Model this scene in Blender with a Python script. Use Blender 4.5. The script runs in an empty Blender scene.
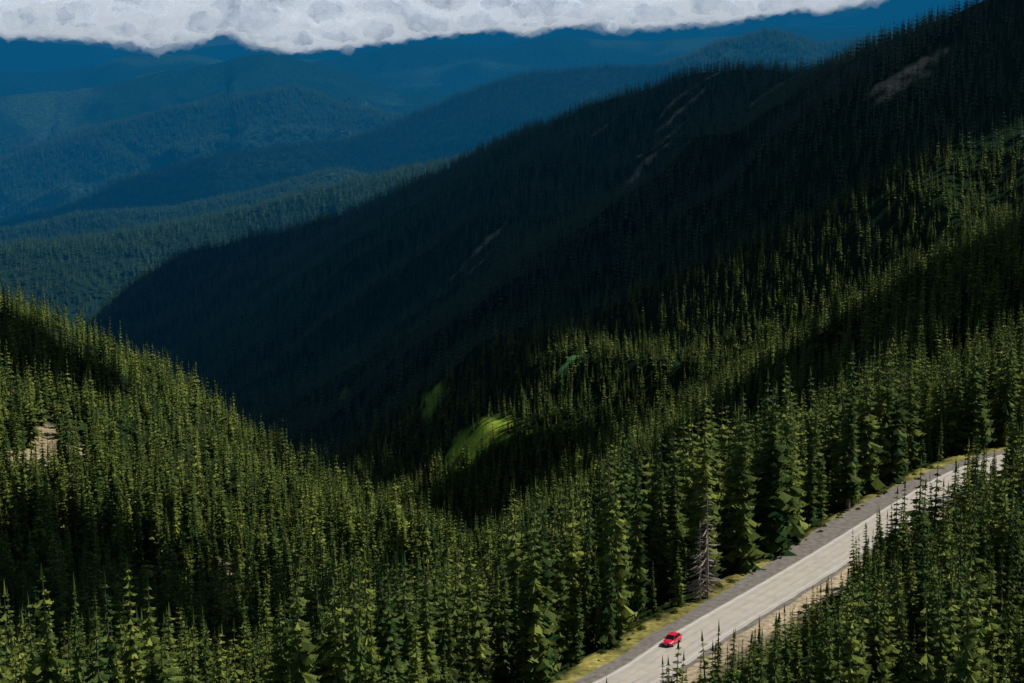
import bpy, math, numpy as np, random, time
from mathutils import Vector
T0=time.time()
random.seed(4); rng=np.random.default_rng(7)
scene=bpy.context.scene
F=1991.0; PITCH=math.radians(8.9); CZ=100.0
# ---------------- noise
class Perlin:
    def __init__(s,seed):
        r=np.random.default_rng(seed); s.p=r.permutation(256); s.p=np.concatenate([s.p,s.p])
        a=r.random(256)*2*np.pi; s.gx=np.cos(a); s.gy=np.sin(a)
    def __call__(s,x,y):
        xi=np.floor(x).astype(int); yi=np.floor(y).astype(int); xf=x-xi; yf=y-yi
        u=xf*xf*xf*(xf*(xf*6-15)+10); v=yf*yf*yf*(yf*(yf*6-15)+10)
        def g(ix,iy,dx,dy):
            h=s.p[(s.p[ix&255]+iy)&255]; return s.gx[h]*dx+s.gy[h]*dy
        a=g(xi,yi,xf,yf); b=g(xi+1,yi,xf-1,yf); c=g(xi,yi+1,xf,yf-1); d=g(xi+1,yi+1,xf-1,yf-1)
        return ((a+(b-a)*u)+((c+(d-c)*u)-(a+(b-a)*u))*v)*1.5
PN=[Perlin(i) for i in range(12)]
def fbm(x,y,k,oct=4):
    r=0;a=1;t=0
    for o in range(oct):
        r=r+a*PN[(k+o)%12](x*2**o,y*2**o); t+=a; a*=0.5
    return r/t
def ridged(x,y,k,oct=3):
    r=0;a=1;t=0
    for o in range(oct):
        r=r+a*(1-2*np.abs(PN[(k+o)%12](x*2**o,y*2**o))); t+=a; a*=0.5
    return r/t
def sstep(a,b,x):
    t=np.clip((x-a)/(b-a),0,1); return t*t*(3-2*t)
def smax(a,b,k):
    h=np.clip(0.5+0.5*(a-b)/k,0,1); return b+(a-b)*h+k*h*(1-h)
# ---------------- camera maths (used only to read positions off the photograph)
def ray(px,py):
    u=(px-512)/F; v=-(py-341.5)/F
    y=math.cos(PITCH)+v*math.sin(PITCH); z=-math.sin(PITCH)+v*math.cos(PITCH)
    return u/y, z/y
def at_d(px,py,d):
    u,z=ray(px,py); return (u*d,d,CZ+z*d)
def at_z(px,py,z0=0.0):
    u,z=ray(px,py); d=(z0-CZ)/z; return (u*d,d,z0)
# ---------------- road centre line
rp=[at_z(440,790)[:2],at_z(520,735)[:2],at_z(634,678)[:2],at_z(690,640)[:2],at_z(765,596)[:2],at_z(830,557)[:2],at_z(885,522)[:2],at_z(930,494)[:2],at_z(966,474)[:2]]
e=rp[-1]; rp+= [(e[0]+17,e[1]+19),(e[0]+42,e[1]+32),(e[0]+85,e[1]+36),(e[0]+140,e[1]+20)]
def catmull(P,n=14):
    P=[np.array(p,float) for p in P]; P=[2*P[0]-P[1]]+P+[2*P[-1]-P[-2]]; out=[]
    for i in range(1,len(P)-2):
        a,b,c,d=P[i-1],P[i],P[i+1],P[i+2]
        for k in range(n):
            t=k/n; out.append(0.5*((2*b)+(c-a)*t+(2*a-5*b+4*c-d)*t*t+(3*b-a-3*c+d)*t**3))
    out.append(P[-2]); return np.array(out)
RC=catmull(rp)
k=np.ones(9)/9
RC=np.stack([np.convolve(np.pad(RC[:,i],4,mode='edge'),k,'valid') for i in (0,1)],1)[5:-5]
RT=np.gradient(RC,axis=0); RT/=np.linalg.norm(RT,axis=1)[:,None]
RL=np.stack([-RT[:,1],RT[:,0]],1)
RS=np.concatenate([[0],np.cumsum(np.linalg.norm(np.diff(RC,axis=0),axis=1))])
def road_s(x,y):
    sh=x.shape; x=x.ravel(); y=y.ravel(); sd=np.full(x.shape,1e4)
    m=(y<700)&(y>60); xs=x[m]; ys=y[m]; b=np.full(xs.shape,1e18); s=np.zeros(xs.shape)
    for i in range(0,len(RC)):
        dx=xs-RC[i,0]; dy=ys-RC[i,1]; d=dx*dx+dy*dy; q=d<b
        b[q]=d[q]; s[q]=(np.sqrt(d)*np.sign(dx*RL[i,0]+dy*RL[i,1]))[q]
    sd[m]=s; return sd.reshape(sh)
# ---------------- ridges
def crest(L,drop=0):
    return [(lambda q:(q[0],q[1],q[2]-drop))(at_d(*p)) for p in L]
R_D=crest([(1500,-200,1850),(1250,-110,1780),(1080,-60,1740),(1010,-22,1740),(960,2,1800),(925,22,1880),(880,42,2000),(830,60,2100),(790,63,2180),(760,57,2250),(700,60,2350),(660,75,2420),(600,92,2500),(540,118,2600),(460,156,2750),(380,194,2900),(300,218,3000),(240,232,3060),(190,243,3100),(150,266,3150),(90,320,3200),(20,390,3250)],14)
R_J=crest([(1350,100,900),(1180,130,950),(1024,205,1020),(900,285,1110),(800,340,1180),(720,375,1240),(640,418,1300),(590,460,1330)],12)
R_E=crest([(620,140,4300),(470,152,4500),(400,167,4600),(330,182,4600),(250,205,4550),(200,216,4500),(100,234,4400),(0,243,4300),(-200,270,4200)],14)
R_F=crest([(1300,60,8200),(1000,30,8000),(880,34,7900),(820,42,7800),(770,27,7800),(720,45,7700),(660,66,7600),(600,66,7500),(540,70,7400),(480,86,7300),(400,120,7200),(340,140,7100),(230,152,6900),(170,166,6800),(100,192,6600),(0,222,6500),(-200,265,6300)],14)
R_F2=crest([(330,168,5900),(250,190,5800),(180,205,5700),(80,212,5700),(0,228,5650),(-200,240,5600)],14)
R_G0=crest([(480,140,8600),(400,118,8700),(340,108,8800),(290,90,8900),(230,100,8900),(170,112,8800),(110,128,8700),(40,150,8500),(-60,185,8300),(-250,200,8300)])
R_G1=crest([(-250,100,10500),(0,100,10300),(60,92,10400),(110,86,10400),(160,74,10500),(230,58,10600),(270,53,10600),(300,60,10600),(350,76,10600),(400,92,10600),(470,92,10700),(560,75,10800),(640,70,11000),(760,75,11000),(1100,90,11000)])
R_G2=crest([(-300,70,14000),(0,74,14000),(80,68,14000),(130,56,14000),(190,54,14000),(240,64,14000),(340,58,14000),(420,42,14000),(500,46,14000),(560,38,14000),(650,42,14000),(720,36,14000),(800,28,14000),(900,28,14000),(1200,30,14000)])
R_H=crest([(-400,36,21000),(0,40,21000),(100,46,21000),(150,56,21000),(220,45,21000),(300,38,21000),(500,26,21000),(700,15,21000),(820,4,21000),(900,-6,21000),(960,-14,21000),(1100,-10,21000),(1400,0,21000)])
def ridge(x,y,P,sl,rnd,namp,nw,k,oc=4):
    best=np.full(x.shape,1e18); zc=np.zeros(x.shape)
    for (x0,y0,z0),(x1,y1,z1) in zip(P[:-1],P[1:]):
        ax,ay=x1-x0,y1-y0; t=np.clip(((x-x0)*ax+(y-y0)*ay)/(ax*ax+ay*ay),0,1)
        d=(x-x0-t*ax)**2+(y-y0-t*ay)**2; q=d<best; best=np.where(q,d,best); zc=np.where(q,z0+t*(z1-z0),zc)
    d=np.sqrt(best); dd=np.sqrt(d*d+rnd*rnd)-rnd
    wx=x+fbm(x/nw,y/nw,k+3,2)*nw*0.35; wy=y+fbm(x/nw+9,y/nw+4,k+5,2)*nw*0.35
    n=ridged(wx/nw,wy/nw,k,oc)
    return zc-sl*dd+namp*n*np.clip(d/(nw*0.7),0,1)+namp*0.10*fbm(x/nw*4,y/nw*4,k+2,3)
C=[at_d(*p) for p in [(-300,683,430),(0,683,430),(200,690,430),(400,700,400),(-300,130,1200),(-150,225,1100),(0,320,1050),(0,450,720),(100,372,1010),(200,432,950),(200,535,680),(300,492,900),(300,600,620),(400,556,820),(400,635,590),(455,600,740)]]
C+=[(-450,1400,-120),(-300,1320,-190),(-100,1180,-225),(0,1030,-225),(60,900,-190),(-10,520,-75),(50,640,-105),(120,720,-80),(160,560,-12),(160,640,-18),(250,660,0),(330,800,-10),(250,850,-60),(200,420,4),(150,300,6),(100,200,12),(0,200,14),(-100,250,-5),(300,300,20),(70,480,-30),(-200,200,20),(400,500,30)]
C=np.array(C)
def tps(r2): return np.where(r2>1e-9,r2*np.log(r2+1e-12),0)
n=len(C); cx=C[:,0]/1000; cy=C[:,1]/1000
K=tps((cx[:,None]-cx)**2+(cy[:,None]-cy)**2)+np.eye(n)*2e-3
A=np.zeros((n+3,n+3)); A[:n,:n]=K; A[:n,n]=1; A[:n,n+1]=cx; A[:n,n+2]=cy; A[n:,:n]=A[:n,n:].T
W=np.linalg.solve(A,np.concatenate([C[:,2],[0,0,0]]))
def near(x,y):
    X=x/1000;Y=y/1000; r=W[n]+W[n+1]*X+W[n+2]*Y
    for i in range(n): r=r+W[i]*tps((X-cx[i])**2+(Y-cy[i])**2)
    return r
def height(x,y):
    x=np.asarray(x,float); y=np.asarray(y,float)
    z=np.interp(y,[0,1300,2500,4000,6000,9000,15000,30000],[-225,-222,-335,-520,-760,-1000,-1300,-1400])+fbm(x/260,y/260,1,3)*12*np.clip(y/2000,.6,4)
    m=y<1400
    if m.any():
        xm=x[m]; ym=y[m]; s=road_s(xm,ym)
        amp=sstep(380,560,ym)
        zn=near(xm,ym)+fbm(xm/90,ym/90,2,4)*(7+9*amp)+ridged(xm/170,ym/170,9,3)*15*amp+fbm(xm/30,ym/30,6,2)*2.5
        shelf=np.where(s>0,-0.42*np.clip(s-11,0,70),0.10*np.clip(-s-14,0,30))
        near_w=1-sstep(30,75,np.abs(s)); zn=zn*(1-near_w)+shelf*near_w
        zn=zn+fbm(xm/7,ym/7,4,2)*0.9*sstep(9,18,np.abs(s))+0.9*sstep(7,10,-s)*(1-sstep(11,16,-s))
        t=sstep(9.5,12,np.abs(s)); zn=zn*t-0.06*(1-t)
        zn=np.where(ym<300, smax(zn,97-.38*np.hypot(xm,ym),4),zn)
        w=sstep(1090,1330,ym)
        zn=zn*(1-w)+(-400)*w
        z[m]=smax(z[m],zn,np.where(ym<700,.01,14.0))
    def R(P,lo,hi,sl,rnd,na,nw,k,sm,oc=4):
        q=(y>lo)&(y<hi)
        if q.any(): z[q]=smax(z[q],ridge(x[q],y[q],P,sl,rnd,na,nw,k,oc),np.where(y[q]<640,.01,sm))
    R(R_J,620,1800,.50,18,14,130,2,12)
    R(R_D,620,4600,.62,18,38,330,0,30,3)
    R(R_E,2800,6400,.36,60,55,450,3,40)
    R(R_F2,4000,7400,.38,60,55,500,5,40)
    R(R_F,4500,11500,.40,60,130,900,4,60)
    R(R_G0,6500,12500,.42,80,230,1100,8,60)
    R(R_G1,7000,16000,.42,80,260,1400,6,60)
    R(R_G2,9500,20000,.40,90,260,1700,7,90)
    R(R_H,15000,30000,.35,300,150,3200,2,100,2)
    return z
NU,NR=520,1150
uu=np.linspace(-0.52,0.52,NU); rr=np.concatenate([[6,20,40,60,80,100],np.geomspace(120,29500,NR-6)])
U,Rg=np.meshgrid(uu,rr); X=U*Rg; Y=Rg.copy()
Z=height(X,Y)
SL=np.maximum.accumulate((Z-CZ)/Y,axis=0)
def visible(x,y,z,h,tol=25):
    ui=np.clip(((x/y)+0.52)/1.04*(NU-1),0,NU-1).astype(int)
    ri=np.clip(np.searchsorted(rr,y)-2,0,NR-1)
    return (z+h+tol-CZ)/y>SL[ri,ui]
dgrid=np.geomspace(230,24000,2500)
def hit(px,py):
    u,zz=ray(px,py); h=height(u*dgrid,dgrid); q=np.nonzero(h>CZ+zz*dgrid)[0]
    i=q[0] if len(q) else -1
    return np.array([u*dgrid[i],dgrid[i],h[i]])
patches=[]
def patch(px,py,rx,ry,kind,dwn=0):
    h=hit(px,py); patches.append((h[0],h[1],rx,ry,kind,dwn)); return h
for a in [(486,436,22,24,0),(462,444,12,16,0),(430,405,8,14,0),(403,545,15,55,0),(345,395,5,10,0),(572,360,3,14,2,1),
          (694,88,5,44,1,1),(682,110,4,44,1,1),(665,140,5,44,1,1),(650,160,5,34,1,1),(632,182,4,28,1,1),(905,75,6,38,1,1),(890,95,5,30,1,1),(772,90,4,34,1,1),(480,248,4,35,1,1),(474,268,3,20,1,1),(600,130,4,20,1,1),
          (45,444,9,18,1),(64,462,8,17,1),(38,472,8,16,1),(232,548,4,10,1),(265,565,4,8,2),(195,540,5,6,1),(18,395,4,10,1),(225,575,4,9,1)]:
    patch(*a)
def patch_w(x,y,kinds):
    w=np.zeros(x.shape); nn=fbm(x/9,y/9,5,3)*1.0+fbm(x/40,y/40,8,2)*0.7
    for cx_,cy_,rx,ry,kd,dw in patches:
        if kd in kinds:
            dx=x-cx_; dy=y-cy_
            if dw: dx,dy=dx*.57-dy*.82,dx*.82+dy*.57
            d=np.hypot(dx/rx,dy/ry); w=np.maximum(w,1-sstep(.7,1.2,d+nn))
    return w
S=road_s(X,Y)
def lerp(a,b,t): return a*(1-t[...,None])+np.array(b)*t[...,None]
col=np.zeros(X.shape+(3,))+np.array([.014,.026,.011])
nz=fbm(X/40,Y/40,3,4)
col=lerp(col,[.036,.046,.016],np.clip(nz*1.2+.1,0,1))
col=lerp(col,[.012,.030,.014],sstep(1200,1500,Y)*.7)
col=lerp(col,[.07,.10,.02],(Y<300)*(1-sstep(200,290,Y))*0.6)
mid=(Y>230)&(Y<4000)
w0=np.where(mid,patch_w(X,Y,(0,)),0); w1=np.where(mid,patch_w(X,Y,(1,)),0); w2=np.where(mid,patch_w(X,Y,(2,)),0)
mt=np.clip(fbm(X/6,Y/6,2,3)*1.5+.5,0,1)
col=lerp(col,[.14,.26,.03],w0*.9); col=lerp(col,[.36,.40,.05],w0*mt*.7); col=lerp(col,[.28,.225,.14],w1); col=lerp(col,[.08,.22,.08],w2)
vn=fbm(X/5,Y/5,7,3)
verge=sstep(5,7,S)*(1-sstep(9+vn*3,12+vn*3,S)); col=lerp(col,[.26,.23,.07],verge*np.clip(.75+vn,0,1))
tan=sstep(4,5,-S)*(1-sstep(10+vn*5,14+vn*6,-S)); col=lerp(col,[.36,.29,.20],tan)
grs=sstep(8,11,-S)*(1-sstep(14,20,-S)); col=lerp(col,[.12,.12,.04],grs*np.clip(.2+vn*1.5,0,1))
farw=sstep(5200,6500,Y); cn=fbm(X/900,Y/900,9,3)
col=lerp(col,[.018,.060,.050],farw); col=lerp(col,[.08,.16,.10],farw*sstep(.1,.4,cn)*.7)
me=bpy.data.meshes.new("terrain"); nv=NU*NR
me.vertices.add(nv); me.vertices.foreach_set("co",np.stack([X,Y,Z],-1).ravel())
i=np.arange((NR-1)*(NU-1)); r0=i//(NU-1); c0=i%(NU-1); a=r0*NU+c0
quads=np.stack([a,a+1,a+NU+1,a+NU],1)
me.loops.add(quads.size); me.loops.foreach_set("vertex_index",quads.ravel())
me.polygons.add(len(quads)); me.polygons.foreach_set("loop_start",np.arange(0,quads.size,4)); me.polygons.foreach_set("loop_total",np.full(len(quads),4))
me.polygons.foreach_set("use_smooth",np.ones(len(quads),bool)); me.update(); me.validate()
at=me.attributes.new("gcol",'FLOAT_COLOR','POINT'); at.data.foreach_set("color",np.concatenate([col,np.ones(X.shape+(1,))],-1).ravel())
terrain=bpy.data.objects.new("terrain",me); scene.collection.objects.link(terrain)
def mat(name):
    m=bpy.data.materials.new(name); m.use_nodes=True; nt=m.node_tree; b=nt.nodes["Principled BSDF"]
    b.inputs["Specular IOR Level"].default_value=0.15; b.inputs["Roughness"].default_value=.9
    return m,nt,b
def N(nt,t,**kw):
    nd=nt.nodes.new(t)
    for k_,v_ in kw.items():
        if k_ in nd.inputs: nd.inputs[k_].default_value=v_
        else: setattr(nd,k_,v_)
    return nd
def simple(name,c,rough=.6,spec=.3,metal=0,var=.15,scale=3):
    m,nt,b=mat(name); b.inputs["Roughness"].default_value=rough; b.inputs["Specular IOR Level"].default_value=spec; b.inputs["Metallic"].default_value=metal
    tc=N(nt,"ShaderNodeTexCoord"); no=N(nt,"ShaderNodeTexNoise",Scale=scale,Detail=6.0); nt.links.new(tc.outputs["Object"],no.inputs["Vector"])
    r=N(nt,"ShaderNodeValToRGB"); r.color_ramp.elements[0].color=tuple(x*(1-var) for x in c)+(1,); r.color_ramp.elements[1].color=tuple(min(1,x*(1+var)) for x in c)+(1,)
    r.color_ramp.elements[0].position=.3; r.color_ramp.elements[1].position=.7
    nt.links.new(no.outputs["Fac"],r.inputs[0]); nt.links.new(r.outputs[0],b.inputs["Base Color"]); return m
m,nt,b=mat("ground"); b.inputs["Specular IOR Level"].default_value=0.0; b.inputs["Roughness"].default_value=1
at=N(nt,"ShaderNodeAttribute",attribute_name="gcol"); g=N(nt,"ShaderNodeNewGeometry")
n1=N(nt,"ShaderNodeTexNoise",Scale=.9,Detail=5.0); n2=N(nt,"ShaderNodeTexNoise",Scale=.045,Detail=6.0,Roughness=.75)
for q in (n1,n2): nt.links.new(g.outputs["Position"],q.inputs["Vector"])
mr=N(nt,"ShaderNodeMapRange"); mr.inputs[1].default_value=.3; mr.inputs[2].default_value=.7; mr.inputs[3].default_value=.55; mr.inputs[4].default_value=1.45; nt.links.new(n1.outputs[0],mr.inputs[0])
mr2=N(nt,"ShaderNodeMapRange"); mr2.inputs[1].default_value=.3; mr2.inputs[2].default_value=.7; mr2.inputs[3].default_value=.5; mr2.inputs[4].default_value=1.5; nt.links.new(n2.outputs[0],mr2.inputs[0])
mu=N(nt,"ShaderNodeMath",operation='MULTIPLY'); nt.links.new(mr.outputs[0],mu.inputs[0]); nt.links.new(mr2.outputs[0],mu.inputs[1])
vm=N(nt,"ShaderNodeVectorMath",operation='SCALE'); nt.links.new(at.outputs["Color"],vm.inputs[0]); nt.links.new(mu.outputs[0],vm.inputs["Scale"]); nt.links.new(vm.outputs[0],b.inputs["Base Color"])
bp=N(nt,"ShaderNodeBump",Strength=.9,Distance=26.0); nt.links.new(n2.outputs[0],bp.inputs["Height"])
sx=N(nt,"ShaderNodeSeparateXYZ"); nt.links.new(g.outputs["Position"],sx.inputs[0]); gt=N(nt,"ShaderNodeMapRange"); gt.inputs[1].default_value=5000; gt.inputs[2].default_value=7500; gt.inputs[4].default_value=.95; nt.links.new(sx.outputs[1],gt.inputs[0]); nt.links.new(gt.outputs[0],bp.inputs["Strength"])
nt.links.new(bp.outputs[0],b.inputs["Normal"])
me.materials.append(m)
def foliage(name,c0,c1,trans=.25):
    m,nt,b=mat(name); oi=N(nt,"ShaderNodeObjectInfo"); ge=N(nt,"ShaderNodeNewGeometry")
    add=N(nt,"ShaderNodeMath",operation='ADD'); nt.links.new(oi.outputs["Random"],add.inputs[0]); nt.links.new(ge.outputs["Random Per Island"],add.inputs[1])
    mr=N(nt,"ShaderNodeMapRange"); mr.inputs[1].default_value=.15; mr.inputs[2].default_value=1.95; nt.links.new(add.outputs[0],mr.inputs[0])
    r=N(nt,"ShaderNodeValToRGB"); r.color_ramp.elements[0].color=c0+(1,); r.color_ramp.elements[1].color=c1+(1,)
    md=r.color_ramp.elements.new(.6); md.color=tuple(c0[i_]*.6+c1[i_]*.36 for i_ in range(3))+(1,)
    nt.links.new(mr.outputs[0],r.inputs[0]); nt.links.new(r.outputs[0],b.inputs["Base Color"]); b.inputs["Specular IOR Level"].default_value=.1
    tr=N(nt,"ShaderNodeBsdfTranslucent"); nt.links.new(r.outputs[0],tr.inputs["Color"]); mx=N(nt,"ShaderNodeMixShader"); mx.inputs[0].default_value=trans
    nt.links.new(b.outputs[0],mx.inputs[1]); nt.links.new(tr.outputs[0],mx.inputs[2]); nt.links.new(mx.outputs[0],nt.nodes["Material Output"].inputs[0]); return m
M_fol=foliage("fir_needles",(.012,.048,.014),(.28,.32,.06),.2)
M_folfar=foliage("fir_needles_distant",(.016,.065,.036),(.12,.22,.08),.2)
M_bark=simple("bark",(.12,.095,.075)); M_dead=simple("dead_wood",(.26,.22,.20)); M_shrub=foliage("shrub_leaves",(.07,.10,.02),(.22,.23,.05))
def mesh_obj(name,V,Fc,mats,mi=None,smooth=False):
    me=bpy.data.meshes.new(name); me.from_pydata([tuple(map(float,v)) for v in V],[],Fc)
    for mm in mats: me.materials.append(mm)
    if mi is not None: me.polygons.foreach_set("material_index",mi)
    if smooth: me.polygons.foreach_set("use_smooth",[True]*len(me.polygons))
    me.update(); return bpy.data.objects.new(name,me)
def tree_mesh(name,rs,levels,nb,width,detail,dead=False,H=16.0,bare=.05,far=False):
    V=[];Fc=[];MI=[]
    ts=6 if detail>1 else 4
    lean=(rs.uniform(-.02,.02),rs.uniform(-.02,.02))
    zs=[0,.5,1.0]
    for k_,zf in enumerate(zs):
        rad=H*.013*(1-zf)+.01
        for j in range(ts):
            a=2*math.pi*j/ts; V.append((math.cos(a)*rad*(1.3 if k_==0 else 1)+lean[0]*H*zf,math.sin(a)*rad*(1.3 if k_==0 else 1)+lean[1]*H*zf,zf*H-(1.5 if k_==0 else 0)))
    for k_ in range(2):
        for j in range(ts):
            Fc.append((k_*ts+j,k_*ts+(j+1)%ts,(k_+1)*ts+(j+1)%ts,(k_+1)*ts+j)); MI.append(1)
    lop=[rs.uniform(.7,1.25) for _ in range(8)]
    for L in range(levels):
        t=bare+(1-bare-.01)*((L+.3*rs.random())/levels)
        prof=(1-t)**.75*(min(1,(t-bare)/.12+.55)) 
        R=width*H*prof+.12
        if rs.random()<.2: R*=rs.uniform(.5,.85)
        nbr=max(3,int(nb*(1 if t<.7 else .75))) if detail>0 else nb
        ph=rs.random()*6.28
        for j in range(nbr):
            if detail>1 and rs.random()<(.45 if dead else .08): continue
            a=ph+2*math.pi*(j+rs.uniform(-.3,.3))/nbr
            l=R*rs.uniform(.6,1.2)*lop[int(a/6.2832*8)%8]
            droop=-l*rs.uniform(.25,.6)*(1-t*.7)
            z=t*H+rs.uniform(-.1,.1); ca,sa=math.cos(a),math.sin(a); ox,oy=lean[0]*z,lean[1]*z
            def P(r,w,dz): return (ox+ca*r-sa*w,oy+sa*r+ca*w,z+dz)
            w=l*rs.uniform(.22,.34)*(0.12 if dead else 1); n0=len(V)
            if detail>1:
                V+= [P(0,0,.15),P(l*.45,0,droop*.35+.08*l),P(l*.8,0,droop*.8+.06*l),P(l,0,droop*.85+.08*l),
                     P(l*.35,w*.8,droop*.3-w*.45),P(l*.62,w,droop*.65-w*.5),P(l*.80,w*.55,droop*.8-w*.3),
                     P(l*.35,-w*.8,droop*.3-w*.45),P(l*.62,-w,droop*.65-w*.5),P(l*.80,-w*.55,droop*.8-w*.3)]
                fs=[(0,4,1),(1,4,5),(1,5,2),(2,6,3),(0,1,7),(1,8,7),(1,2,8),(2,3,9)]
            else:
                w*=1.5
                V+= [P(0,0,.3),P(l,0,droop),P(l*.6,w,droop*.7-w*.4),P(l*.6,-w,droop*.7-w*.4)]
                fs=[(0,2,1),(0,1,3)]
            for f in fs: Fc.append(tuple(n0+q for q in f)); MI.append(1 if dead else 0)
    n0=len(V); lx,ly=lean[0]*H,lean[1]*H
    V+=[(lx+.14,ly,H*.95),(lx-.07,ly+.12,H*.95),(lx-.07,ly-.12,H*.95),(lx,ly,H*1.03)]
    for f in [(0,1,3),(1,2,3),(2,0,3)]: Fc.append(tuple(n0+q for q in f)); MI.append(1 if dead else 0)
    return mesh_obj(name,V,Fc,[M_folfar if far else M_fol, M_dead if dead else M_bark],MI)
rs=random.Random(11)
hiC=bpy.data.collections.new("near_conifers"); hi=[]
for q in range(7):
    o=tree_mesh("fir_%02d"%q,rs,[30,26,32,22,28,20,28][q],[8,7,8,8,7,7,7][q],[.12,.14,.105,.155,.125,.165,.13][q],2,bare=[.03,.05,.08,.02,.05,.03,.10][q]); hiC.objects.link(o); hi.append(o)
deadm=tree_mesh("fir_09",rs,26,8,.16,2,dead=True,bare=.08); hiC.objects.link(deadm)
mdC=bpy.data.collections.new("mid_conifers")
for q in range(5):
    mdC.objects.link(tree_mesh("mfir_%02d"%q,rs,[14,12,14,12,11][q],5,[.13,.145,.12,.16,.135][q],1))
loC=bpy.data.collections.new("far_conifers")
for q in range(4):
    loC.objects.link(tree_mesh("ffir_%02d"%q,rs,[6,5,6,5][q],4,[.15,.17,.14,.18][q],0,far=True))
def scatter(name,P,rot,scl,idx,coll):
    me=bpy.data.meshes.new(name); me.vertices.add(len(P)); me.vertices.foreach_set("co",P.ravel().astype(np.float32))
    a=me.attributes.new("rot",'FLOAT_VECTOR','POINT'); a.data.foreach_set("vector",rot.ravel().astype(np.float32))
    a=me.attributes.new("scl",'FLOAT_VECTOR','POINT'); a.data.foreach_set("vector",scl.ravel().astype(np.float32))
    a=me.attributes.new("idx",'INT','POINT'); a.data.foreach_set("value",idx.astype(np.int32))
    me.update(); o=bpy.data.objects.new(name,me); scene.collection.objects.link(o)
    ng=bpy.data.node_groups.new(name+"_gn",'GeometryNodeTree'); ng.interface.new_socket("Geometry",in_out='INPUT',socket_type='NodeSocketGeometry'); ng.interface.new_socket("Geometry",in_out='OUTPUT',socket_type='NodeSocketGeometry')
    gi=ng.nodes.new("NodeGroupInput"); go=ng.nodes.new("NodeGroupOutput"); ip=ng.nodes.new("GeometryNodeInstanceOnPoints"); ci=ng.nodes.new("GeometryNodeCollectionInfo")
    ci.inputs["Collection"].default_value=coll; ci.inputs["Separate Children"].default_value=True; ci.inputs["Reset Children"].default_value=True
    ip.inputs["Pick Instance"].default_value=True
    def na(nm,ty):
        q=ng.nodes.new("GeometryNodeInputNamedAttribute"); q.data_type=ty; q.inputs["Name"].default_value=nm; return q.outputs["Attribute"]
    ng.links.new(gi.outputs[0],ip.inputs["Points"]); ng.links.new(ci.outputs[0],ip.inputs["Instance"]); ng.links.new(na("idx",'INT'),ip.inputs["Instance Index"])
    ng.links.new(na("rot",'FLOAT_VECTOR'),ip.inputs["Rotation"]); ng.links.new(na("scl",'FLOAT_VECTOR'),ip.inputs["Scale"]); ng.links.new(ip.outputs[0],go.inputs[0])
    md=o.modifiers.new("scatter",'NODES'); md.node_group=ng; return o
def sample(y0,y1,per,umax=.36):
    area=umax*(y1*y1-y0*y0); nn=int(area/per); y=np.sqrt(rng.random(nn)*(y1*y1-y0*y0)+y0*y0); x=(rng.random(nn)*2-1)*umax*y
    return x,y
def rotscl(nn,h,wj=.3):
    rot=np.zeros((nn,3)); rot[:,2]=rng.random(nn)*6.283; rot[:,:2]=rng.normal(0,.03,(nn,2))
    s=h/16.0; w=s*(1+rng.uniform(-wj,wj,nn)); return rot,np.stack([w,w,s],1)
def build(y0,y1,per,hmin,hmax,tol,umax=.36,dens=.35):
    x,y=sample(y0,y1,per,umax); h=(hmin+(hmax-hmin)*rng.random(len(x))**1.7)*(1+.4*fbm(x/120,y/120,10,2))
    k_=(fbm(x/45,y/45,11,3)>-dens+rng.uniform(-.15,.15,len(x)))&(y>235); x,y,h=x[k_],y[k_],h[k_]
    z=height(x,y)
    k_=visible(x,y,z,h,tol)
    if y0<3500:
        pw=patch_w(x,y,(0,1,2)); k_&=(pw<.35)|(rng.random(len(x))<.05); h=np.where(pw>.35,h*.45,h)
    s=road_s(x,y)
    k_&=~((s<10.5+2*fbm(x/9,y/9,3,2))&(s>-np.interp(y,[330,350],[18,14])-4*fbm(x/12,y/12,1,2)))
    x,y,z,h,s=x[k_],y[k_],z[k_],h[k_],s[k_]
    cap=np.interp(y,[315,340],[.62,1.25])*(-s-5)+rng.normal(0,1.0,len(s))+np.interp(y,[360,400,430,470],[0,3,6,16])
    h=np.where((s<0)&(s>-60)&(y<620),np.clip(h*1.1,2.5,np.clip(cap,2.6,26)),h)
    h=np.where((s>0)&(s<70)&(y<620),h*1.25,h)
    return x,y,z,h,s
x,y,z,h,s=build(235,720,13,7,27,25,.36,.36)
ind=(s<34)&(s>-32)&(y<490)&(np.abs(x/y)<.28)
ii=np.nonzero(ind)[0]; rng.shuffle(ii); ii=ii[:140]
def single(px_,py_,pz_,hh):
    o=bpy.data.objects.new("conifer_tree",hi[rng.integers(0,6)].data); o.location=(px_,py_,pz_-.2); sc=hh/16; w=sc*rng.uniform(.85,1.25)
    o.scale=(w,w,sc); o.rotation_euler=(rng.normal(0,.02),rng.normal(0,.02),rng.random()*6.28); scene.collection.objects.link(o)
for q in ii: single(x[q],y[q],z[q],h[q])
kk=np.ones(len(x),bool); kk[ii]=False
x,y,z,h=x[kk],y[kk],z[kk],h[kk]
rot,scl=rotscl(len(x),h); idx=rng.integers(0,7,len(x)); idx[(rng.random(len(x))<.012)&(h<15)&(road_s(x,y)>0)]=7
scatter("conifer_forest",np.stack([x,y,z-.2],1),rot,scl,idx,hiC)
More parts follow.
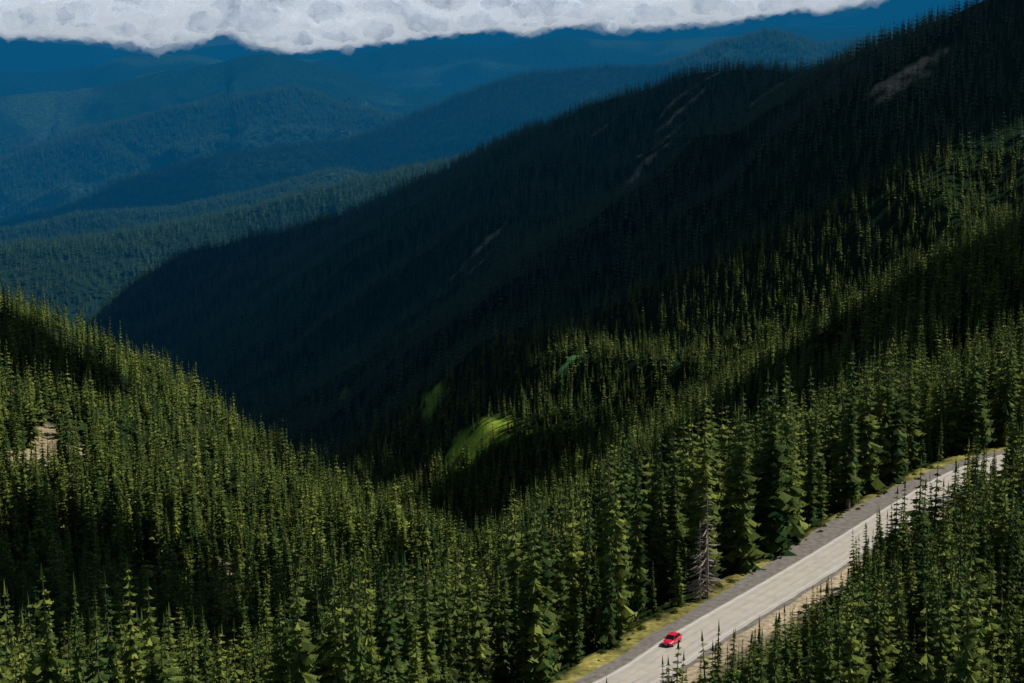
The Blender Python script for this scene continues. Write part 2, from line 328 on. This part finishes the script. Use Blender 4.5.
# stand on the inside of the bend
for q in range(26):
    p=np.array([98+q*1.3+rng.normal(0,.8),430+rng.uniform(-8,6)+q*.6]); ss_=float(road_s(p[:1],p[1:])[0])
    if ss_<-7: single(p[0],p[1],float(height(p[:1],p[1:])[0]),rng.uniform(8,16))
x,y,z,h,s=build(720,1500,19,8,20,25,.34,.42)
rot,scl=rotscl(len(x),h); scatter("conifer_forest",np.stack([x,y,z-.2],1),rot,scl,rng.integers(0,5,len(x)),mdC)
T=[]
for (a_,b_,per,h0,h1) in [(1500,3500,36,10,20),(3500,6000,85,15,22),(6000,9600,190,20,28)]:
    x,y,z,h,s=build(a_,b_,per,h0,h1,10,.32,.85); T.append(np.stack([x,y,z-.2,h],1))
T=np.concatenate(T); rot,scl=rotscl(len(T),T[:,3]); scl[:,:2]*=np.interp(T[:,1],[1500,4000,8000],[1.15,1.4,2.0])[:,None]
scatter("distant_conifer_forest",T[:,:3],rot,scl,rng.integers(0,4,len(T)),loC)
for (px,py,sc_) in [(707,603,1.3),(700,606,.9)]:
    h=at_z(px,py,-1); o=bpy.data.objects.new("dead_tree",deadm.data); zz=float(height(np.array([h[0]]),np.array([h[1]]))[0]); o.location=(h[0],h[1],zz-.2); o.scale=(sc_*1.3,sc_*1.3,sc_); o.rotation_euler=(0,0,px); scene.collection.objects.link(o)
V=[];Fc=[]
for q in range(150):
    a=rs.random()*6.28; el=rs.random()*1.5; r=rs.uniform(.5,1)*.8; c=Vector((math.cos(a)*math.cos(el)*r,math.sin(a)*math.cos(el)*r,math.sin(el)*r*.8)); n0=len(V)
    for _ in range(3): V.append(c+Vector((rs.uniform(-.2,.2),rs.uniform(-.2,.2),rs.uniform(-.2,.2))))
    Fc.append((n0,n0+1,n0+2))
shC=bpy.data.collections.new("shrub_protos"); shC.objects.link(mesh_obj("shrub_00",V,Fc,[M_shrub]))
x,y=sample(240,560,7,.33); s=road_s(x,y); k_=((s>8.6)&(s<15))|((s<-8.5)&(s>-20)&(rng.random(len(x))<.6)); x,y=x[k_],y[k_]; z=height(x,y)
nn=len(x); rot=np.zeros((nn,3)); rot[:,2]=rng.random(nn)*6; ss=rng.uniform(.3,1.1,nn); scatter("shrubs",np.stack([x,y,z],1),rot,np.stack([ss,ss,ss*.8],1),np.zeros(nn),shC)
# ---------------- road
M_road=simple("old_pavement",(.42,.385,.345),.85,.2,0,.12,.35); M_grav=simple("gravel_shoulder_mat",(.17,.155,.14),.95,.1,0,.3,.8)
M_white=simple("white_paint",(.72,.72,.70)); M_yel=simple("faded_yellow_paint",(.50,.40,.20))
M_tyre=simple("worn_wheel_tracks",(.38,.35,.31),.85,.2,0,.15,.25)
def ribbon(name,sl,sr,z,m_):
    V=[];Fc=[]; nn=len(RC)
    sl=np.broadcast_to(sl,(nn,)); sr=np.broadcast_to(sr,(nn,))
    for i_ in range(nn):
        for s_ in (sl[i_],(sl[i_]+sr[i_])/2,sr[i_]): V.append((RC[i_,0]+RL[i_,0]*s_,RC[i_,1]+RL[i_,1]*s_,z))
    for i_ in range(nn-1):
        for j in range(2): q=i_*3+j; Fc.append((q,q+1,q+4,q+3))
    return mesh_obj(name,V,Fc,[m_])
road=bpy.data.objects.new("road",None); scene.collection.objects.link(road)
wid=6.8+3.2*np.exp(-((RC[:,1]-395)/45.0)**2)+.25*np.sin(RS*.3)
for o in [ribbon("gravel_shoulder",wid,-5.6+.25*np.sin(RS*.37),0.0,M_grav),ribbon("pavement",4.1+.05*np.sin(RS*.8),-4.6+.12*np.sin(RS*.61),.02,M_road),
          ribbon("wheel_track_1",2.9,2.35,.024,M_tyre),ribbon("wheel_track_2",1.2,.7,.024,M_tyre),ribbon("wheel_track_3",-.8,-1.3,.024,M_tyre),ribbon("wheel_track_4",-2.4,-2.95,.024,M_tyre),
          ribbon("edge_line_valley",3.62,3.50,.026,M_white),ribbon("edge_line_hill",-3.62,-3.70,.026,M_white),ribbon("centre_line",.06,-.06,.026,M_yel)]:
    scene.collection.objects.link(o); o.parent=road
# ---------------- car
def car():
    root=bpy.data.objects.new("red_car",None); scene.collection.objects.link(root)
    paint,nt,b=mat("car_paint"); b.inputs["Base Color"].default_value=(.72,.006,.05,1); b.inputs["Roughness"].default_value=.35; b.inputs["Specular IOR Level"].default_value=.5; b.inputs["Coat Weight"].default_value=.6
    glass,nt,b=mat("car_glass"); b.inputs["Base Color"].default_value=(.01,.012,.015,1); b.inputs["Roughness"].default_value=.08; b.inputs["Specular IOR Level"].default_value=.6
    black=simple("car_trim",(.02,.02,.02)); tyre=simple("tyre",(.025,.025,.025)); rim=simple("wheel_rim",(.5,.5,.52),.3,.5,.8); lamp=simple("headlamp",(.8,.8,.82),.15,.6); red=simple("tail_lamp",(.4,.01,.01),.2,.5)
    def add(o): scene.collection.objects.link(o); o.parent=root; return o
    st=[(-2.20,.58,.34,.52,.56),(-2.12,.76,.26,.64,.70),(-1.85,.86,.20,.74,.80),(-1.3,.90,.20,.86,.93),(-.85,.91,.20,.92,1.0),(0,.915,.20,.95,1.0),(.9,.915,.20,.98,1.02),(1.6,.90,.22,1.0,1.06),(1.95,.86,.26,.98,1.08),(2.12,.80,.34,.92,.98),(2.18,.66,.42,.80,.86)]
    V=[];Fc=[]
    for (x_,w,zb,zs,zc) in st:
        for (fy,fz) in [(-.80,0),(-.97,.18),(-1,.55),(-.95,.9),(-.80,1),(0,None),(.80,1),(.95,.9),(1,.55),(.97,.18),(.80,0)]:
            V.append((x_,fy*w,zc if fz is None else zb+(zs-zb)*fz))
    K_=11
    for i_ in range(len(st)-1):
        for j in range(K_): q=i_*K_; Fc.append((q+j,q+(j+1)%K_,q+K_+(j+1)%K_,q+K_+j))
    Fc.append(tuple(range(K_))); Fc.append(tuple(reversed([len(V)-K_+j for j in range(K_)])))
    o=add(mesh_obj("body",V,Fc,[paint],smooth=True)); 
    md=o.modifiers.new("s",'SUBSURF'); md.levels=1; md.render_levels=1
    gl=[(-.95,.74,.97),(-.2,.80,1.0),(.9,.80,1.02),(1.85,.70,1.04)]; rf=[(-.25,.60,1.42),(.15,.63,1.47),(.8,.63,1.47),(1.35,.58,1.42)]
    V=[(x_,-w,z_) for x_,w,z_ in gl]+[(x_,w,z_) for x_,w,z_ in gl]+[(x_,-w,z_) for x_,w,z_ in rf]+[(x_,w,z_) for x_,w,z_ in rf]
    Fc=[]
    for i_ in range(3): Fc+= [(i_,i_+1,8+i_+1,8+i_),(4+i_+1,4+i_,12+i_,12+i_+1)]
    Fc+=[(0,8,12,4),(3,7,15,11)]
    add(mesh_obj("windows",V,Fc,[glass]))
    V=[]
    for dz in (0,.035):
        for x_,w,z_ in rf: V.append((x_,-w-.01,z_+dz)); V.append((x_,w+.01,z_+dz))
    Fc=[(0,1,3,2),(2,3,5,4),(4,5,7,6),(8,10,11,9),(10,12,13,11),(12,14,15,13),(0,2,10,8),(2,4,12,10),(4,6,14,12),(1,9,11,3),(3,11,13,5),(5,13,15,7),(0,8,9,1),(6,7,15,14)]
    add(mesh_obj("roof",V,Fc,[paint]))
    def bar(nm,p,q,r,mm):
        p=Vector(p);q=Vector(q);d=(q-p).normalized();sd=d.cross(Vector((0,0,1))).normalized()*r;up=d.cross(sd).normalized()*r
        V=[p-sd-up,p+sd-up,p+sd+up,p-sd+up,q-sd-up,q+sd-up,q+sd+up,q-sd+up]
        add(mesh_obj(nm,V,[(0,1,2,3),(7,6,5,4),(0,4,5,1),(1,5,6,2),(2,6,7,3),(3,7,4,0)],[mm]))
    for sg in (-1,1):
        bar("a_pillar",(-.95,sg*.745,.95),(-.25,sg*.61,1.44),.035,paint); bar("b_pillar",(.35,sg*.81,.99),(.40,sg*.64,1.47),.035,paint)
        bar("c_pillar",(1.80,sg*.72,1.02),(1.33,sg*.59,1.43),.06,paint); bar("mirror",(-.62,sg*.86,1.0),(-.62,sg*1.04,1.02),.07,paint)
        bar("headlight",(-2.06,sg*.50,.66),(-1.98,sg*.80,.69),.075,lamp); bar("tail_light",(2.10,sg*.5,.88),(2.02,sg*.80,.90),.08,red)
        for wx in (-1.35,1.32):
            V=[];Fc=[];Mi=[]; nn=20
            for (yy,r_) in [(.70,.30),(.72,.32),(.90,.32),(.925,.30),(.915,.20),(.90,.19)]:
                for j in range(nn): a_=6.2832*j/nn; V.append((wx+math.cos(a_)*r_,sg*yy,.32+math.sin(a_)*r_))
            for i_ in range(5):
                for j in range(nn): Fc.append((i_*nn+j,i_*nn+(j+1)%nn,(i_+1)*nn+(j+1)%nn,(i_+1)*nn+j)); Mi.append(0)
            Fc.append(tuple(5*nn+j for j in range(nn))); Mi.append(1)
            add(mesh_obj("wheel",V,Fc,[tyre,rim],Mi))
    bar("grille",(-2.19,-.42,.50),(-2.19,.42,.50),.06,black); bar("number_plate",(-2.23,-.2,.42),(-2.23,.2,.42),.045,lamp); bar("lower_intake",(-2.17,-.5,.33),(-2.17,.5,.33),.045,black)
    return root
c=car(); g=at_z(669,643)
i_=int(np.argmin((RC[:,0]-g[0])**2+(RC[:,1]-g[1])**2)); p=RC[i_]+RL[i_]*1.9
c.location=(p[0],p[1],.024); c.rotation_euler=(0,0,math.atan2(RT[i_,1],RT[i_,0])); c.scale=(1.06,1.06,1.06)
# ---------------- sun & sky
az=Vector((.93,.37)).normalized(); EL=math.radians(46)
sd=Vector((az.x*math.cos(EL),az.y*math.cos(EL),math.sin(EL)))
L=bpy.data.lights.new("sun",'SUN'); L.energy=5; L.angle=math.radians(.5); L.color=(1,.95,.84); lo=bpy.data.objects.new("sun",L); lo.rotation_euler=sd.to_track_quat('Z','Y').to_euler(); lo.location=(0,0,500); scene.collection.objects.link(lo)
w=bpy.data.worlds.new("World"); scene.world=w; w.use_nodes=True; nt=w.node_tree; sk=nt.nodes.new("ShaderNodeTexSky"); sk.sky_type='NISHITA'; sk.sun_disc=False; sk.sun_elevation=EL; sk.sun_rotation=math.atan2(az.x,az.y); sk.altitude=1800
nt.links.new(sk.outputs[0],nt.nodes["Background"].inputs[0]); nt.nodes["Background"].inputs[1].default_value=.055
# ---------------- haze medium: blue emission stands in for daylight scattered by the air
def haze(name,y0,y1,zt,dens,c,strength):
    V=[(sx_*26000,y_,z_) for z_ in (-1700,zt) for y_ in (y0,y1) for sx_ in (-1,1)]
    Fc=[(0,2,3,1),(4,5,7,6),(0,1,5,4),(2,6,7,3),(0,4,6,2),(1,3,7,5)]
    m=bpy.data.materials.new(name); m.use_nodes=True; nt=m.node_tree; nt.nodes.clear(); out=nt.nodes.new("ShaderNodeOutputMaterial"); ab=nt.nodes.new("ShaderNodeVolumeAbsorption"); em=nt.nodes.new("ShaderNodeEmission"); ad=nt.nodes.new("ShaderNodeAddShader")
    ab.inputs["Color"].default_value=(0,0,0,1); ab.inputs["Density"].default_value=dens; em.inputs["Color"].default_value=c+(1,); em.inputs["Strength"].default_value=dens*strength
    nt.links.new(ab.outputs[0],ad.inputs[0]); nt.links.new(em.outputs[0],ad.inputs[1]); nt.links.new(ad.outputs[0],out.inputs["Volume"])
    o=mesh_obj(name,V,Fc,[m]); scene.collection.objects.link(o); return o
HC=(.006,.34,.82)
haze("valley_haze_glow",1350,3300,700,1/14000,HC,.17)
haze("valley_haze_glow",3301,29000,700,1/8000,HC,.27)
# ---------------- clouds
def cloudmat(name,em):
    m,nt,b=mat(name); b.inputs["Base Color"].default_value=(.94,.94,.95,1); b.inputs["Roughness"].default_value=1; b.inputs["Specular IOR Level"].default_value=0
    b.inputs["Emission Color"].default_value=(.88,.93,1,1); b.inputs["Emission Strength"].default_value=em  # self-glow stands in for light scattered inside the cloud
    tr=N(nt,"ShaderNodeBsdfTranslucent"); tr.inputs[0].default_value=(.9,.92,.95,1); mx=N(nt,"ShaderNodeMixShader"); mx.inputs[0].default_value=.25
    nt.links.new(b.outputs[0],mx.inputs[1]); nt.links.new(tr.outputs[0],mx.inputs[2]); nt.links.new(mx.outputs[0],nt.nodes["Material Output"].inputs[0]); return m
M_cl=cloudmat("cloud_vapour_glow",.42)
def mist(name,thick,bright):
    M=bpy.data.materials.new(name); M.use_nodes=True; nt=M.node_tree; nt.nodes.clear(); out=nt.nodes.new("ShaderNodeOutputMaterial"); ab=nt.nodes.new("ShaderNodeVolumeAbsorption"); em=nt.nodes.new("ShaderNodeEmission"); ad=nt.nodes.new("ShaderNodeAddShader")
    ab.inputs["Color"].default_value=(0,0,0,1); ab.inputs["Density"].default_value=1/thick; em.inputs["Color"].default_value=(.92,.96,1,1); em.inputs["Strength"].default_value=bright/thick  # white emission imitates multiple scattering of daylight in the mist
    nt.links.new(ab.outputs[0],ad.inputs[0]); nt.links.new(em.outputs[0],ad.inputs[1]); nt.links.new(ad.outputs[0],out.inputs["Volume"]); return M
import bmesh
bm=bmesh.new(); bmesh.ops.create_icosphere(bm,subdivisions=2,radius=1); IV=np.array([v.co[:] for v in bm.verts]); IF=np.array([[v.index for v in f.verts] for f in bm.faces]); bm.free()
def cloud(name,puffs,voxel,disp,mm,grow=0,fl=.75,wx=1.25):
    P=np.array(puffs); V=(IV[None]*np.array([wx,1.1,fl]))*(P[:,3]+grow)[:,None,None]+P[:,None,:3]
    Fc=(IF[None]+np.arange(len(P))[:,None,None]*len(IV)).reshape(-1,3)
    me=bpy.data.meshes.new(name); me.from_pydata(V.reshape(-1,3).tolist(),[],Fc.tolist()); me.materials.append(mm)
    o=bpy.data.objects.new(name,me); scene.collection.objects.link(o)
    md=o.modifiers.new("r",'REMESH'); md.mode='VOXEL'; md.voxel_size=voxel; md.use_smooth_shade=True
    for k_,(sz,st_) in enumerate(disp):
        t=bpy.data.textures.new(name+str(k_),'CLOUDS'); t.noise_scale=sz; t.noise_depth=4; t.noise_basis='IMPROVED_PERLIN'; d=o.modifiers.new("d",'DISPLACE'); d.texture=t; d.texture_coords='GLOBAL'; d.strength=st_; d.mid_level=.5
    return o
edge=[(-250,30),(0,38),(60,42),(110,44),(150,50),(190,44),(230,34),(265,48),(300,60),(335,52),(400,44),(450,38),(530,34),(560,29),(620,34),(700,30),(760,20),(830,13),(880,6),(900,-8)]
ex=[e_[0] for e_ in edge]; ey=[e_[1] for e_ in edge]; puffs=[]
CD=6900.0
for q in range(820):
    px=rs.uniform(-250,885); low=np.interp(px,ex,ey)-7; t=rs.random()**1.2; r_=rs.uniform(18,46)+t*62
    if q%2==0: t=rs.random()*.12; r_=rs.uniform(9,38); low-=rs.uniform(-3,3)
    X0,Y0,Z0=at_d(px,low,CD+rs.uniform(-190,150)*(1-.5*t)); puffs.append((X0,Y0,Z0+r_*.7+t*260,r_))
for q in range(46):   # dense heart of the bank
    px=-260+q*25; low=min(np.interp(px,ex,ey)-24,22); X0,Y0,Z0=at_d(min(px,850),low,CD+60); puffs.append((X0,Y0,Z0+30,62)); puffs.append((X0,Y0+30,Z0+110,80))
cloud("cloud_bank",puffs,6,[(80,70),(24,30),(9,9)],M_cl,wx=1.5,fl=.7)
cloud("cloud_bank_mist",puffs,10,[(90,80),(30,46),(12,14)],mist("cloud_mist_glow",90,1.0),grow=14,wx=1.65,fl=.72)
cloud("cloud_bank_mist",puffs[::2],11,[(120,110),(34,60),(14,22)],mist("cloud_thin_mist_glow",240,.92),grow=30,wx=2.1,fl=.6)
# unseen clouds added overhead, placed toward the sun to cast shadows on chosen slopes
def overhead(name,targets,zc):
    P=[]
    for (px,py,r_) in targets:
        h=hit(px,py); t=(zc-h[2])/sd.z; P.append((h[0]+sd.x*t,h[1]+sd.y*t,zc,r_))
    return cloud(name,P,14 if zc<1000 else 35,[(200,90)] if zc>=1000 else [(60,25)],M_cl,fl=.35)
overhead("shadow_cloud",[(180,300,220),(260,290,260),(350,260,250),(300,350,170),(420,220,240),(500,200,200),(430,305,190),(340,395,80),(560,170,160),(520,260,130),(620,150,140),(400,360,120),(470,345,90),(520,330,70)],1300)
overhead("shadow_cloud",[(1000,275,72),(930,315,72),(870,350,68),(800,382,62),(740,402,58),(690,425,50),(1020,320,60)],1100)
overhead("shadow_cloud",[(800,100,110),(860,80,120),(920,60,120),(740,120,90)],1500)
overhead("shadow_cloud",[(40,610,46),(0,655,52),(100,650,46),(160,670,38),(240,675,32),(0,345,42),(50,375,34),(330,645,16)],700)
overhead("shadow_cloud",[(450,505,42),(500,500,48),(380,490,34),(540,500,42),(330,475,32),(280,462,24),(590,480,30)],900)
overhead("shadow_cloud",[(120,200,330),(230,172,330),(330,155,330),(430,125,330),(520,95,300),(610,82,260)],1600)
print("T all",time.time()-T0)
# ---------------- camera
cam=bpy.data.cameras.new("camera"); cam.lens=70; cam.sensor_width=36; cam.clip_end=60000; cam.clip_start=.5
co=bpy.data.objects.new("camera",cam); co.location=(0,0,CZ); co.rotation_euler=(math.radians(90)-PITCH,0,0); scene.collection.objects.link(co); scene.camera=co
scene.view_settings.view_transform='Standard'; scene.view_settings.look='None'; scene.view_settings.exposure=0
